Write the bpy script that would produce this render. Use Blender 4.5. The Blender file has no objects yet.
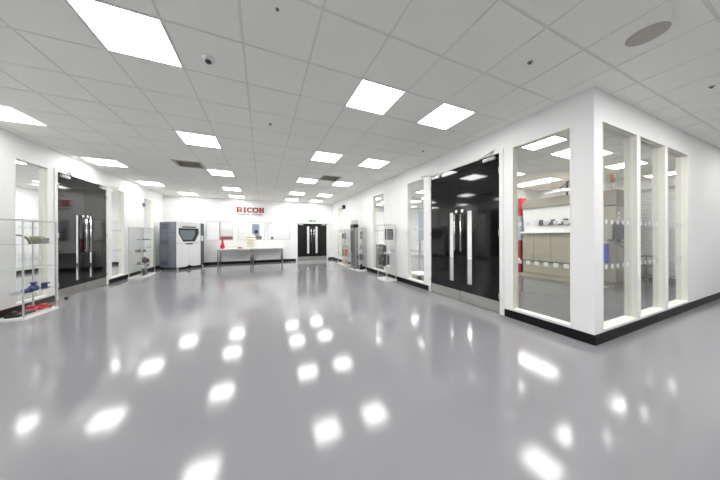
import bpy, bmesh, math, random
from mathutils import Vector, Matrix
random.seed(7)
SC = bpy.context.scene
COL = SC.collection
PI = math.pi

# ------------------------------------------------------------------ camera, world, exposure
EYE = 1.322
cam_data = bpy.data.cameras.new('camera')
cam = bpy.data.objects.new('camera', cam_data)
COL.objects.link(cam)
cam_data.sensor_width = 36.0
cam_data.lens = 36.0 * 227.05 / 720.0
cam_data.shift_y = -4.41 / 720.0
cam_data.clip_start = 0.05
cam.matrix_world = (Matrix.Translation((0, 0, EYE)) @ Matrix.Rotation(-0.406, 4, 'Z')
                    @ Matrix.Rotation(PI / 2, 4, 'X') @ Matrix.Rotation(-0.0034, 4, 'Z'))
SC.camera = cam
world = bpy.data.worlds.new('world')
SC.world = world
world.use_nodes = True
world.node_tree.nodes['Background'].inputs[0].default_value = (0.8, 0.86, 0.95, 1)
world.node_tree.nodes['Background'].inputs[1].default_value = 0.3
SC.view_settings.view_transform = 'Standard'
SC.view_settings.look = 'None'
SC.view_settings.exposure = 0.0
SC.view_settings.gamma = 1.0
SC.view_settings.use_curve_mapping = False
LAMP = 20.3          # radiance of the lit ceiling panels
SC.cycles.max_bounces = 14
SC.cycles.diffuse_bounces = 6
SC.cycles.glossy_bounces = 6
SC.cycles.transmission_bounces = 8
SC.cycles.transparent_max_bounces = 24
SC.cycles.caustics_reflective = False
SC.cycles.caustics_refractive = False
SC.cycles.sample_clamp_indirect = 8.0
SC.cycles.use_denoising = True

# ------------------------------------------------------------------ measures
XL, XR, YC, YF, HT = -3.935, 3.652, 1.39, 12.35, 3.1015
T, X0, Y0 = 0.6, -0.262, 3.913
def gx(i): return (i + X0) * T
def gy(j): return (j + Y0) * T

# ------------------------------------------------------------------ materials
MATS = {}
def lin(c):
    c = c / 255.0
    return c / 12.92 if c <= 0.04045 else ((c + 0.055) / 1.055) ** 2.4
def rgb(r, g, b): return (lin(r), lin(g), lin(b), 1)
def mat(name, col, rough=0.5, metal=0.0, spec=0.5, noise=None, bump=None, coat=0.0):
    """noise = (scale, amount): tone variation; bump = (scale, strength, distance)."""
    m = bpy.data.materials.new(name)
    m.use_nodes = True
    nt = m.node_tree
    b = nt.nodes['Principled BSDF']
    b.inputs['Base Color'].default_value = col
    b.inputs['Roughness'].default_value = rough
    b.inputs['Metallic'].default_value = metal
    b.inputs['Specular IOR Level'].default_value = spec
    b.inputs['Coat Weight'].default_value = coat
    tc = nt.nodes.new('ShaderNodeTexCoord')
    if noise:
        n = nt.nodes.new('ShaderNodeTexNoise')
        n.inputs['Scale'].default_value = noise[0]
        n.inputs['Detail'].default_value = 4
        nt.links.new(tc.outputs['Object'], n.inputs['Vector'])
        r = nt.nodes.new('ShaderNodeMapRange')
        r.inputs[3].default_value = 1 - noise[1]
        r.inputs[4].default_value = 1 + noise[1]
        nt.links.new(n.outputs['Fac'], r.inputs[0])
        mx = nt.nodes.new('ShaderNodeMix')
        mx.data_type = 'RGBA'
        mx.blend_type = 'MULTIPLY'
        mx.inputs[0].default_value = 1
        mx.inputs[6].default_value = col
        nt.links.new(r.outputs[0], mx.inputs[7])
        nt.links.new(mx.outputs[2], b.inputs['Base Color'])
    if bump:
        n2 = nt.nodes.new('ShaderNodeTexNoise')
        n2.inputs['Scale'].default_value = bump[0]
        n2.inputs['Detail'].default_value = 2
        nt.links.new(tc.outputs['Object'], n2.inputs['Vector'])
        bp = nt.nodes.new('ShaderNodeBump')
        bp.inputs['Strength'].default_value = bump[1]
        bp.inputs['Distance'].default_value = bump[2]
        nt.links.new(n2.outputs['Fac'], bp.inputs['Height'])
        nt.links.new(bp.outputs[0], b.inputs['Normal'])
    MATS[name] = m
    return m
def glass_mat(name, tint, refl=1.0):
    m = bpy.data.materials.new(name)
    m.use_nodes = True
    nt = m.node_tree
    nt.nodes.clear()
    out = nt.nodes.new('ShaderNodeOutputMaterial')
    tr = nt.nodes.new('ShaderNodeBsdfTransparent')
    tr.inputs[0].default_value = tint
    gl = nt.nodes.new('ShaderNodeBsdfGlossy')
    gl.inputs['Roughness'].default_value = 0.0
    ge = nt.nodes.new('ShaderNodeNewGeometry')
    def mth(op, a, b=None):
        n = nt.nodes.new('ShaderNodeMath')
        n.operation = op
        for k, v in enumerate((a, b)):
            if v is None: continue
            if isinstance(v, (int, float)): n.inputs[k].default_value = v
            else: nt.links.new(v, n.inputs[k])
        return n.outputs[0]
    dt = nt.nodes.new('ShaderNodeVectorMath')
    dt.operation = 'DOT_PRODUCT'
    nt.links.new(ge.outputs['Normal'], dt.inputs[0])
    nt.links.new(ge.outputs['Incoming'], dt.inputs[1])
    c5 = mth('POWER', mth('SUBTRACT', 1.0, mth('ABSOLUTE', dt.outputs['Value'])), 5.0)
    fac = mth('MULTIPLY', mth('ADD', 0.04, mth('MULTIPLY', c5, 0.9)), refl)     # Schlick, the same from both sides
    mx = nt.nodes.new('ShaderNodeMixShader')
    nt.links.new(fac, mx.inputs[0])
    nt.links.new(tr.outputs[0], mx.inputs[1])
    nt.links.new(gl.outputs[0], mx.inputs[2])
    nt.links.new(mx.outputs[0], out.inputs[0])
    MATS[name] = m
    return m
def emit_mat(name, col, strength):
    m = bpy.data.materials.new(name)
    m.use_nodes = True
    nt = m.node_tree
    nt.nodes.clear()
    out = nt.nodes.new('ShaderNodeOutputMaterial')
    e = nt.nodes.new('ShaderNodeEmission')
    e.inputs[0].default_value = col
    e.inputs[1].default_value = strength
    nt.links.new(e.outputs[0], out.inputs[0])
    MATS[name] = m
    return m

mat('wall', rgb(240, 240, 240), 0.55, spec=0.3, noise=(1.5, 0.01), bump=(220, 0.08, 0.002))
mat('tile', rgb(252, 252, 246), 0.85, spec=0.15, noise=(9, 0.02), bump=(260, 0.25, 0.003))
mat('tbar', rgb(236, 236, 232), 0.6, spec=0.2)
mat('resin', rgb(137, 137, 141), 0.10, spec=0.40, noise=(0.7, 0.03), bump=(70, 0.06, 0.003))
mat('skirting', rgb(13, 13, 13), 0.5, spec=0.25)
mat('cream', rgb(240, 239, 230), 0.4)
mat('frame_grey', rgb(206, 208, 208), 0.4)
mat('white_paint', rgb(240, 240, 238), 0.35)
mat('white_gloss', rgb(243, 243, 240), 0.18)
mat('black_gloss', rgb(15, 15, 16), 0.06, spec=0.5)
mat('black_laminate', rgb(20, 20, 21), 0.22, spec=0.4, noise=(3, 0.1))
mat('black_plastic', rgb(22, 22, 24), 0.4)
mat('steel', rgb(196, 195, 190), 0.28, metal=1.0, noise=(40, 0.04))
mat('leg_steel', rgb(150, 150, 146), 0.38, metal=1.0)
mat('chrome', rgb(222, 222, 222), 0.12, metal=1.0)
mat('alu', rgb(205, 206, 206), 0.35, metal=0.6)
glass_mat('pane', (0.985, 0.992, 0.988, 1))
glass_mat('case_glass', (0.995, 0.998, 0.996, 1), 0.55)
mat('frost', rgb(206, 210, 212), 0.6)
mat('frost_edge', rgb(214, 224, 220), 0.2)
emit_mat('lamp', (1.0, 0.992, 0.975, 1), LAMP)
mat('grille', rgb(200, 198, 182), 0.6)
mat('grille_dark', rgb(134, 130, 110), 0.8)
mat('mesh_grey', rgb(190, 187, 178), 0.7, noise=(120, 0.2))
mat('printer_grey', rgb(104, 109, 117), 0.45)
mat('printer_dark', rgb(84, 89, 97), 0.45)
mat('printer_vent', rgb(58, 62, 68), 0.6)
mat('printer_white', rgb(226, 227, 227), 0.35)
mat('smoked', rgb(46, 52, 56), 0.1)
mat('smoked_light', rgb(112, 120, 124), 0.25)
mat('red', rgb(190, 28, 44), 0.35)
mat('red_dark', rgb(150, 22, 34), 0.4)
mat('sign_red', rgb(150, 40, 16), 0.4)
mat('sign_grey', rgb(120, 122, 126), 0.4)
mat('ivory', rgb(232, 227, 208), 0.45)
mat('sand', rgb(196, 180, 150), 0.5)
mat('orange_brown', rgb(190, 130, 84), 0.5)
mat('olive', rgb(176, 174, 150), 0.5)
mat('olive_dark', rgb(126, 124, 104), 0.5)
mat('mid_grey', rgb(132, 134, 134), 0.5)
mat('dark_grey', rgb(70, 73, 76), 0.45, noise=(20, 0.15))
mat('navy', rgb(44, 58, 108), 0.35)
mat('blue', rgb(62, 72, 200), 0.4)
mat('pale_blue', rgb(170, 180, 196), 0.4)
mat('beige', rgb(160, 155, 139), 0.45)
mat('beige_dark', rgb(138, 133, 119), 0.5)
mat('seam', rgb(110, 106, 95), 0.6)
mat('maroon', rgb(140, 70, 88), 0.5)
mat('shutter', rgb(236, 237, 236), 0.45)
mat('exit_green', rgb(88, 134, 96), 0.4)
mat('lab_resin', rgb(108, 109, 111), 0.16, spec=0.45, bump=(55, 0.04, 0.004))

# ------------------------------------------------------------------ mesh builder
class MB:
    def __init__(self, M=None):
        self.bm = bmesh.new()
        self.M = M or Matrix.Identity(4)
    def _merge(self, bm, X=None):
        M = self.M @ X if X is not None else self.M
        base = {}
        for v in bm.verts: base[v] = self.bm.verts.new(M @ v.co)
        for f in bm.faces:
            try:
                n = self.bm.faces.new([base[v] for v in f.verts])
                n.smooth = f.smooth
            except ValueError: pass
        bm.free()
        return self
    def box(self, x0, x1, y0, y1, z0, z1, bev=0.0, X=None, seg=1):
        bm = bmesh.new()
        bmesh.ops.create_cube(bm, size=1)
        for v in bm.verts:
            v.co = Vector(((x0 + x1) / 2 + v.co.x * (x1 - x0), (y0 + y1) / 2 + v.co.y * (y1 - y0), (z0 + z1) / 2 + v.co.z * (z1 - z0)))
        if bev > 0:
            bmesh.ops.bevel(bm, geom=bm.edges[:], offset=bev, segments=seg, affect='EDGES', profile=0.5)
        return self._merge(bm, X)
    def cyl(self, p, q, r, n=14, r2=None):
        p, q = Vector(p), Vector(q)
        d = q - p
        bm = bmesh.new()
        bmesh.ops.create_cone(bm, cap_ends=True, segments=n, radius1=r, radius2=r if r2 is None else r2, depth=d.length)
        for f in bm.faces: f.smooth = len(f.verts) == 4
        X = Matrix.Translation((p + q) / 2) @ d.to_track_quat('Z', 'Y').to_matrix().to_4x4()
        return self._merge(bm, X)
    def lathe(self, prof, n=20, c=(0, 0, 0), X=None):
        bm = bmesh.new()
        rings = []
        for r, z in prof:
            rings.append([bm.verts.new((c[0] + r * math.cos(2 * PI * k / n), c[1] + r * math.sin(2 * PI * k / n), c[2] + z)) for k in range(n)])
        for a, b in zip(rings, rings[1:]):
            for k in range(n):
                f = bm.faces.new((a[k], a[(k + 1) % n], b[(k + 1) % n], b[k]))
                f.smooth = True
        bm.faces.new(rings[0][::-1])
        bm.faces.new(rings[-1])
        return self._merge(bm, X)
    def prism(self, pts, z0, z1, X=None):
        """polygon in xy pushed from z0 to z1"""
        bm = bmesh.new()
        a = [bm.verts.new((x, y, z0)) for x, y in pts]
        b = [bm.verts.new((x, y, z1)) for x, y in pts]
        bm.faces.new(a[::-1])
        bm.faces.new(b)
        n = len(pts)
        for k in range(n): bm.faces.new((a[k], a[(k + 1) % n], b[(k + 1) % n], b[k]))
        bmesh.ops.recalc_face_normals(bm, faces=bm.faces[:])
        return self._merge(bm, X)
    def ball(self, c, r, sc=(1, 1, 1), n=14):
        bm = bmesh.new()
        bmesh.ops.create_uvsphere(bm, u_segments=n, v_segments=max(6, n // 2 + 1), radius=r)
        for v in bm.verts: v.co = Vector((c[0] + v.co.x * sc[0], c[1] + v.co.y * sc[1], c[2] + v.co.z * sc[2]))
        for f in bm.faces: f.smooth = True
        return self._merge(bm)
    def tube(self, pts, r, n=10):
        for p, q in zip(pts, pts[1:]): self.cyl(p, q, r, n)
        for p in pts[1:-1]: self.ball(p, r, n=10)
        return self
    def build(self, name, m, parent=None, **props):
        me = bpy.data.meshes.new(name)
        bmesh.ops.recalc_face_normals(self.bm, faces=self.bm.faces[:])
        self.bm.to_mesh(me)
        self.bm.free()
        me.materials.append(MATS[m])
        o = bpy.data.objects.new(name, me)
        COL.objects.link(o)
        o.parent = parent
        for k, v in props.items(): o[k] = v
        return o
def tag(o, label, cat, group=None):
    o['label'] = label
    o['category'] = cat
    if group: o['group'] = group
    return o
def empty(name, loc, rz=0.0):
    o = bpy.data.objects.new(name, None)
    COL.objects.link(o)
    o.location = loc
    o.rotation_euler = (0, 0, rz)
    o.empty_display_size = 0.1
    return o
def thing(name, label, cat, loc, rz=0.0, group=None):
    return tag(empty(name, loc, rz), label, cat, group)
def struct(name, mb, m):
    return mb.build(name, m, None, kind='structure')
def copy_tree(o, parent=None):
    c = o.copy()
    COL.objects.link(c)
    c.parent = parent
    for ch in list(o.children): copy_tree(ch, c)
    return c

# ------------------------------------------------------------------ structure: floor and ceiling
X_MIN, X_MAX, Y_MIN, Y_MAX = -8.1, 12.2, -6.2, 16.2
f = MB()
f.box(X_MIN, X_MAX, Y_MIN, Y_MAX, -0.15, 0.0)
struct('floor', f, 'resin')

f = MB()
f.box(XR + 0.12, 10.35, YC + 0.12, YF, 0.0, 0.003)
struct('floor_lab', f, 'lab_resin')
HALL_L = [(-6, 0), (-6, 4), (-6, 8), (-6, 12), (-5, 15),
          (-2, 0), (-2, 4), (-2, 8), (-2, 12), (-2, 15),
          (2, 0), (2, 4), (2, 8), (2, 12), (2, 15),
          (4, 0), (4, 4), (4, 8), (4, 12), (4, 15)]
ADDED_BEHIND_L = [(-6, -4), (-2, -4), (2, -4), (-6, -8), (-2, -8), (2, -8), (6, -4), (8, -4), (10, -4), (14, -4), (6, -8), (8, -8), (10, -8), (14, -8), (4, -8), (18, -4)]  # out of view, added to throw more light into the hall
LAB_L = [(8, 0), (10, 0), (11, 0), (14, 0), (11, 3), (14, 3), (14, 4), (8, 4), (8, 8), (10, 8), (13, 8), (8, 12), (12, 12), (7, 10), (10, 11), (14, 8), (14, 12), (8, 14), (10, 13), (12, 10), (7, 12), (9, 6)]  # front panels are visible ones; most deeper ones are added to brighten the lab
SIDE_L = [(-9, 9), (-12, 16), (-9, 13), (-9, 6), (-12, 12), (-8, 13), (-11, 6), (-8, 16), (-11, 14), (-9, 3), (-12, 9)]  # a few visible through the glass, the rest added to brighten the side room
ADDED_FAR_L = [(-3, 19), (1, 19), (4, 19), (-1, 21), (-5, 20), (2, 21), (-3, 17), (2, 17)]  # all unseen, added so the room behind the far windows looks bright
VENTS = [(-3, 7), (3, 7)]
SKIP = set(HALL_L + ADDED_BEHIND_L + LAB_L + SIDE_L + ADDED_FAR_L + VENTS)
cl = bmesh.new()
def quad(bm, a, b, c, d): bm.faces.new([bm.verts.new(p) for p in (a, b, c, d)])
tiles = MB()
bars = MB()
ZT, ZB, G = HT, HT + 0.006, 0.0115
i0, i1 = math.floor(X_MIN / T - X0), math.ceil(X_MAX / T - X0)
j0, j1 = math.floor(Y_MIN / T - Y0), math.ceil(Y_MAX / T - Y0)
for i in range(i0, i1):
    for j in range(j0, j1):
        a0, a1 = max(gx(i) + G, X_MIN), min(gx(i + 1) - G, X_MAX)
        b0, b1 = max(gy(j) + G, Y_MIN), min(gy(j + 1) - G, Y_MAX)
        if a1 - a0 < 0.02 or b1 - b0 < 0.02 or (i, j) in SKIP: continue
        bm = tiles.bm
        v = [bm.verts.new(p) for p in ((a0, b0, ZT), (a1, b0, ZT), (a1, b1, ZT), (a0, b1, ZT), (a0, b0, ZB + .02), (a1, b0, ZB + .02), (a1, b1, ZB + .02), (a0, b1, ZB + .02))]
        for q in ((0, 3, 2, 1), (0, 1, 5, 4), (1, 2, 6, 5), (2, 3, 7, 6), (3, 0, 4, 7), (4, 5, 6, 7)): bm.faces.new([v[k] for k in q])
ceil = struct('ceiling', tiles, 'tile')
bars.box(X_MIN, X_MAX, Y_MIN, Y_MAX, ZB + 0.03, ZB + 0.15)
for i in range(i0, i1 + 1):
    x = gx(i)
    if X_MIN < x < X_MAX: bars.box(x - 0.012, x + 0.012, Y_MIN, Y_MAX, ZB, ZB + 0.03)
for j in range(j0, j1 + 1):
    y = gy(j)
    if Y_MIN < y < Y_MAX: bars.box(X_MIN, X_MAX, y - 0.012, y + 0.012, ZB + 0.0005, ZB + 0.0295)
struct('ceiling_grid', bars, 'tbar')

# ------------------------------------------------------------------ structure: walls (boxes round their openings)
def wall(name, axis, c0, c1, u0, u1, ops=(), m='wall'):
    """axis 'x': slab between x=c0..c1 running along y; 'y': slab between y=c0..c1 along x. ops = (u0,u1,z0,z1)"""
    mb = MB()
    top = HT + 0.02
    def put(a, b, z0, z1):
        if b - a < 1e-4 or z1 - z0 < 1e-4: return
        if axis == 'x': mb.box(c0, c1, a, b, z0, z1)
        else: mb.box(a, b, c0, c1, z0, z1)
    u = u0
    for a, b, z0, z1 in sorted(ops):
        put(u, a, 0, top)
        put(a, b, 0, z0)
        put(a, b, z1, top)
        u = b
    put(u, u1, 0, top)
    return struct(name, mb, m)
TH = 0.12
L_WIN = [(5.97, 6.63, 0.14, 2.70), (8.69, 9.35, 0.14, 2.70), (10.62, 11.40, 0.14, 2.72)]
L_DOOR = (6.82, 8.50, 0.0, 2.69)
R_WIN = [(1.61, 2.36, 0.14, 2.72), (4.50, 5.20, 0.14, 2.74), (6.50, 7.30, 0.14, 2.72), (10.60, 11.40, 0.14, 2.74)]
R_DOOR = (2.54, 4.28, 0.0, 2.71)
C_WIN = [(3.85, 4.83, 0.14, 2.73), (4.92, 5.84, 0.14, 2.73), (5.94, 6.86, 0.14, 2.73)]
F_WIN = [(-2.37, -1.28, 1.12, 2.01), (-1.08, 0.12, 1.12, 2.0), (0.24, 1.33, 1.12, 1.99)]
F_DOOR = (1.68, 3.31, 0.0, 1.99)
wall('wall_left', 'x', XL - TH, XL, Y_MIN, YF, L_WIN + [L_DOOR])
wall('wall_right', 'x', XR, XR + TH, YC, YF, R_WIN + [R_DOOR])
wall('wall_corner', 'y', YC, YC + TH, XR + TH, X_MAX, C_WIN)
wall('wall_far', 'y', YF, YF + TH, XL - TH, XR + TH, F_WIN + [F_DOOR])
wall('wall_back', 'y', Y_MIN - 0.1, Y_MIN, X_MIN, X_MAX)
wall('wall_hall_end', 'x', X_MAX, X_MAX + 0.1, Y_MIN, YC + TH)
wall('wall_lab_back', 'x', 10.35, 10.47, YC + TH, YF + TH)
wall('wall_lab_stub', 'y', 5.66, 5.78, 9.0, 10.35)
wall('wall_lab_end', 'y', YF, YF + TH, XR + TH, 10.47)
wall('wall_side_room', 'x', -8.06, -7.94, 3.0, 14.4)
wall('wall_side_room_near', 'y', 3.0, 3.12, -7.94, XL - TH)
wall('wall_side_room_end', 'y', 14.4, 14.52, -8.06, XL - TH)
wall('wall_side_room_return', 'x', XL - TH, XL, YF + TH, 16.0)
wall('wall_store_back', 'y', 15.9, 16.0, XL, XR + TH)
wall('wall_store_side', 'x', XR + 0.02, XR + TH, YF + TH, 15.9)

def skirt(name, pts_list):
    mb = MB()
    for (x0, x1, y0, y1) in pts_list: mb.box(x0, x1, y0, y1, 0, 0.118)
    struct(name, mb, 'skirting')
S = 0.016
skirt('baseboard_left', [(XL, XL + S, Y_MIN, L_DOOR[0] - 0.06), (XL, XL + S, L_DOOR[1] + 0.06, YF - S)])
skirt('baseboard_right', [(XR - S, XR, YC - S, R_DOOR[0] - 0.06), (XR - S, XR, R_DOOR[1] + 0.06, YF - S)])
skirt('baseboard_corner', [(XR, X_MAX, YC - S, YC)])
skirt('baseboard_far', [(XL, F_DOOR[0] - 0.06, YF - S, YF), (F_DOOR[1] + 0.06, XR, YF - S, YF)])
skirt('baseboard_lab', [(10.35 - S, 10.35, YC + TH, 5.66), (XR + TH, 10.35 - S, YC + TH, YC + TH + S)])
skirt('baseboard_side_room', [(-7.94, -7.94 + S, 3.12, 14.4), (-7.94 + S, XL - TH, 14.4 - S, 14.4)])

# ------------------------------------------------------------------ structure: windows
def frame_loc(side, a, b):
    """origin and turn of an opening: local x along it as seen from the hall, local y into the wall"""
    if side == 'L': return (XL, a, 0), PI / 2
    if side == 'R': return (XR, b, 0), -PI / 2
    if side == 'C': return (a, YC, 0), 0.0
    return (a, YF, 0), 0.0
n_win = 0
def window(side, op, dots=True, depth=0.058, fr=0.013, fm='cream'):
    global n_win
    n_win += 1
    a, b, z0, z1 = op
    loc, rz = frame_loc(side, a, b)
    w = b - a
    root = empty('window_%d' % n_win, loc, rz)
    root['kind'] = 'structure'
    mb = MB()
    p = -0.004
    mb.box(0, fr, p, TH, z0, z1).box(w - fr, w, p, TH, z0, z1)
    mb.box(fr, w - fr, p, TH, z1 - fr, z1).box(fr, w - fr, p, TH, z0, z0 + fr)
    d0, d1, e = depth - 0.016, depth + 0.024, fr + 0.008
    mb.box(fr, e, d0, d1, z0 + fr, z1 - fr).box(w - e, w - fr, d0, d1, z0 + fr, z1 - fr)
    mb.box(e, w - e, d0, d1, z1 - e, z1 - fr).box(e, w - e, d0, d1, z0 + fr, z0 + e)
    mb.build('window_frame', fm, root)
    MB().box(e, w - e, depth, depth + 0.008, z0 + e, z1 - e).build('window_glass', 'pane', root)
    if dots:
        n = 6
        db = MB()
        s = 0.028
        for zc in (0.905, 1.49):
            for k in range(n):
                x = e + (w - 2 * e) * (k + 0.5) / n
                db.box(x - s, x + s, depth - 0.003, depth - 0.0005, zc - s, zc + s)
        db.build('frosted_squares', 'frost', root, label='two rows of small frosted squares')
    return root
for o in L_WIN: window('L', o)
for o in R_WIN: window('R', o)
for o in C_WIN: window('C', o)
for o in F_WIN: window('F', o, dots=False, depth=0.06, fr=0.02, fm='frame_grey')

# ------------------------------------------------------------------ structure: double doors
n_door = 0
def bar(mb, p, q, w, h):
    p, q = Vector(p), Vector(q)
    d = q - p
    X = Matrix.Translation((p + q) / 2) @ Matrix.Rotation(math.atan2(d.y, d.x), 4, 'Z')
    mb.box(-d.length / 2, d.length / 2, -w / 2, w / 2, -h / 2, h / 2, X=X)
def double_door(side, op, body='black_gloss', slit=(0.37, 1.80), pulls=(1.0, 1.74), closer_all=True, disc=True):
    global n_door
    n_door += 1
    a, b, z0, H = op
    loc, rz = frame_loc(side, a, b)
    W = b - a
    root = empty('door_%d' % n_door, loc, rz)
    root['kind'] = 'structure'
    fr = 0.028
    mb = MB()
    for x0, x1 in ((-0.045, fr), (W - fr, W + 0.045)): mb.box(x0 if x0 >= 0 else x0, x1, -0.014, 0.0, 0, H + 0.045, 0.002)
    mb.box(fr, W - fr, -0.014, 0.0, H - 0.012, H + 0.045, 0.002)
    mb.box(0, fr, 0, TH, 0, H).box(W - fr, W, 0, TH, 0, H).box(fr, W - fr, 0, TH, H - 0.012, H)
    mb.build('door_frame', 'white_paint', root)
    mid, g = W / 2, 0.003
    y0, y1 = 0.004, 0.034
    zt, zb = H - 0.016, 0.008
    for s in (-1, 1):
        def X(d0, d1):         # distances from the meeting stile -> ordered x range
            p, q = mid + s * d0, mid + s * d1
            return (min(p, q), max(p, q))
        lw = W / 2 - fr - 0.003
        d0, d1 = 0.16, 0.292
        lf = MB()
        for (e0, e1, c0, c1) in ((g, d0, zb, zt), (d1, lw, zb, zt), (d0, d1, zb, slit[0]), (d0, d1, slit[1], zt)):
            x = X(e0, e1)
            lf.box(x[0], x[1], y0, y1, c0, c1)
        leaf = lf.build('door_leaf', body, root)
        x = X(d0, d1)
        bd = MB()
        t = 0.007
        bd.box(x[0], x[0] + t, y0 - 0.004, y0 + 0.012, slit[0], slit[1]).box(x[1] - t, x[1], y0 - 0.004, y0 + 0.012, slit[0], slit[1])
        bd.box(x[0] + t, x[1] - t, y0 - 0.004, y0 + 0.012, slit[0], slit[0] + t).box(x[0] + t, x[1] - t, y0 - 0.004, y0 + 0.012, slit[1] - t, slit[1])
        bd.build('glazing_bead', 'black_plastic', leaf)
        MB().box(x[0] + t, x[1] - t, 0.007, 0.012, slit[0] + t, slit[1] - t).build('vision_panel', 'pane', leaf)
        x = X(0.006, lw - 0.01)
        MB().box(x[0], x[1], y0 - 0.0025, y0, 0.012, 0.205).build('kick_plate', 'steel', leaf, label='brushed steel kick plate')
        # pull handle
        hx = mid + s * 0.075
        h = MB()
        h.cyl((hx, -0.06, pulls[0]), (hx, -0.06, pulls[1]), 0.0155)
        for z in (pulls[0] + 0.05, pulls[1] - 0.05): h.cyl((hx, -0.06, z), (hx, y0, z), 0.011)
        h.build('pull_handle', 'chrome', leaf, label='tall round chrome pull handle')
        if disc:
            MB().cyl((hx, y0, pulls[1] + 0.065), (hx, y0 - 0.018, pulls[1] + 0.065), 0.034, 20).build('lock_disc', 'chrome', leaf)
        # hinges
        ex = mid + s * (lw + 0.002)
        for z in (0.30, H * 0.5, H - 0.30):
            MB().cyl((ex, -0.018, z - 0.05), (ex, -0.018, z + 0.05), 0.009, 10).build('hinge', 'steel', leaf)
        # door closer: body on the leaf, folded arm up to the head of the frame
        cx0, cx1 = sorted((mid + s * (lw - 0.06), mid + s * (lw - 0.29)))
        cb = MB()
        cb.box(cx0, cx1, -0.045, y0, zt - 0.085, zt - 0.025, 0.006)
        zz = zt - 0.018
        piv = (mid + s * (lw - 0.17), -0.028, zz)
        elb = (mid + s * (lw + 0.06), -0.22, zz + 0.012)
        sho = (mid + s * (lw - 0.34), -0.022, zz + 0.03)
        bar(cb, piv, elb, 0.024, 0.010)
        bar(cb, elb, sho, 0.020, 0.010)
        cb.cyl((elb[0], elb[1], zz - 0.006), (elb[0], elb[1], zz + 0.03), 0.012, 10)
        cb.box(sho[0] - 0.04, sho[0] + 0.04, -0.03, -0.014, zz + 0.015, zz + 0.045)
        cb.build('door_closer', 'alu', leaf)
    return root
double_door('L', L_DOOR, slit=(0.31, 1.83), pulls=(0.94, 1.74))
double_door('R', R_DOOR)
double_door('F', F_DOOR, body='black_laminate', slit=(0.36, 1.83), pulls=(0.95, 1.72), disc=False)

# ------------------------------------------------------------------ ceiling fittings
def make_light():
    root = empty('ceiling_light', (0, 0, 0))
    s, r = T / 2 - 0.004, T / 2 - 0.018
    mb = MB()
    mb.box(-s, s, -s, -r, -0.003, 0.03).box(-s, s, r, s, -0.003, 0.03).box(-s, -r, -r, r, -0.003, 0.03).box(r, s, -r, r, -0.003, 0.03)
    mb.build('light_frame', 'white_paint', root)
    MB().box(-r, r, -r, r, 0.0, 0.02).build('diffuser', 'lamp', root, label='glowing white diffuser')
    return root
light0 = make_light()
first = [True]
def put_light(i, j, label, group):
    o = light0 if first[0] else copy_tree(light0)
    first[0] = False
    o.location = (gx(i + 0.5), gy(j + 0.5), HT)
    return tag(o, label, 'ceiling light', group)
ORD = ['first', 'second', 'third', 'fourth', 'fifth']
ROWS = {-6: ('beside the glossy pull-handle doors', [0, 4, 8, 12]),
        -2: ('passing the round smoke detector', [0, 4, 8, 12, 15]),
        2: ('running towards the far black doors', [0, 4, 8, 12, 15]),
        4: ('beside the big steel-kickplate doors', [0, 4, 8, 12, 15])}
for i, (where, js) in ROWS.items():
    for k, j in enumerate(js):
        if i == -6 and k == 0: lb = 'square lit panel overhead, level with the viewpoint, short of the low glass case'
        elif i == -6: lb = 'lit ceiling panel, %s in the row %s' % (ORD[k - 1], where)
        else: lb = 'lit ceiling panel, %s in the row %s' % (ORD[k], where)
        put_light(i, j, lb, 'lit ceiling panels of the hall')
put_light(-5, 15, 'square lit ceiling panel over the grey and white printing machine', 'lit ceiling panels of the hall')
for i, j in ADDED_BEHIND_L: put_light(i, j, 'unseen square lit panel added behind the viewpoint to brighten the hall', 'added lit panels behind the viewpoint')
lab_names = {(8, 0): 'square lit panel just inside the window beside the black doors',
             (10, 0): 'square lit panel second in the lab row starting at the corner window',
             (11, 0): 'square lit panel adjoining the second in the lab row by the corner',
             (14, 0): 'square lit panel over the beige control tower in the lab',
             (11, 3): 'square lit lab panel over the aisle beside the red column',
             (14, 4): 'square lit lab panel over the red and white column',
             (14, 3): 'square lit lab panel over the back of the long beige machine'}
for i, j in LAB_L:
    put_light(i, j, lab_names.get((i, j), 'square lit lab ceiling panel deeper in, behind the black doors, of a set mostly added for brightness'), 'lit ceiling panels of the lab')
for i, j in SIDE_L:
    put_light(i, j, 'square lit ceiling panel of the white room behind the pull-handle doors, of a set mostly added to brighten it', 'lit ceiling panels of the white side room')
for i, j in ADDED_FAR_L:
    put_light(i, j, 'unseen square lit panel added to brighten the room behind the far windows', 'added lit panels of the far room')

for k, (i, j) in enumerate(VENTS):
    lb = ['square slatted ceiling vent beyond the second panel of the smoke detector row',
          'square slatted ceiling vent near the wall of the tall glass cases'][k]
    t = thing('ceiling_vent', lb, 'vent', (gx(i + 0.5), gy(j + 0.5), HT), 0, 'slatted ceiling vents')
    s, r = T / 2 - 0.006, T / 2 - 0.05
    mb = MB()
    mb.box(-s, s, -s, -r, -0.004, 0.03).box(-s, s, r, s, -0.004, 0.03).box(-s, -r, -r, r, -0.004, 0.03).box(r, s, -r, r, -0.004, 0.03)
    mb.build('vent_frame', 'grille', t)
    MB().box(-r, r, -r, r, 0.035, 0.05).build('vent_backing', 'grille_dark', t)
    mb = MB()
    for q in range(9):
        y = -r + (q + 0.5) * 2 * r / 9
        mb.box(-r, r, -0.022, 0.022, -0.002, 0.002, X=Matrix.Translation((0, y, 0.014)) @ Matrix.Rotation(0.6, 4, 'X'))
    mb.build('vent_slats', 'grille', t)

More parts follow.
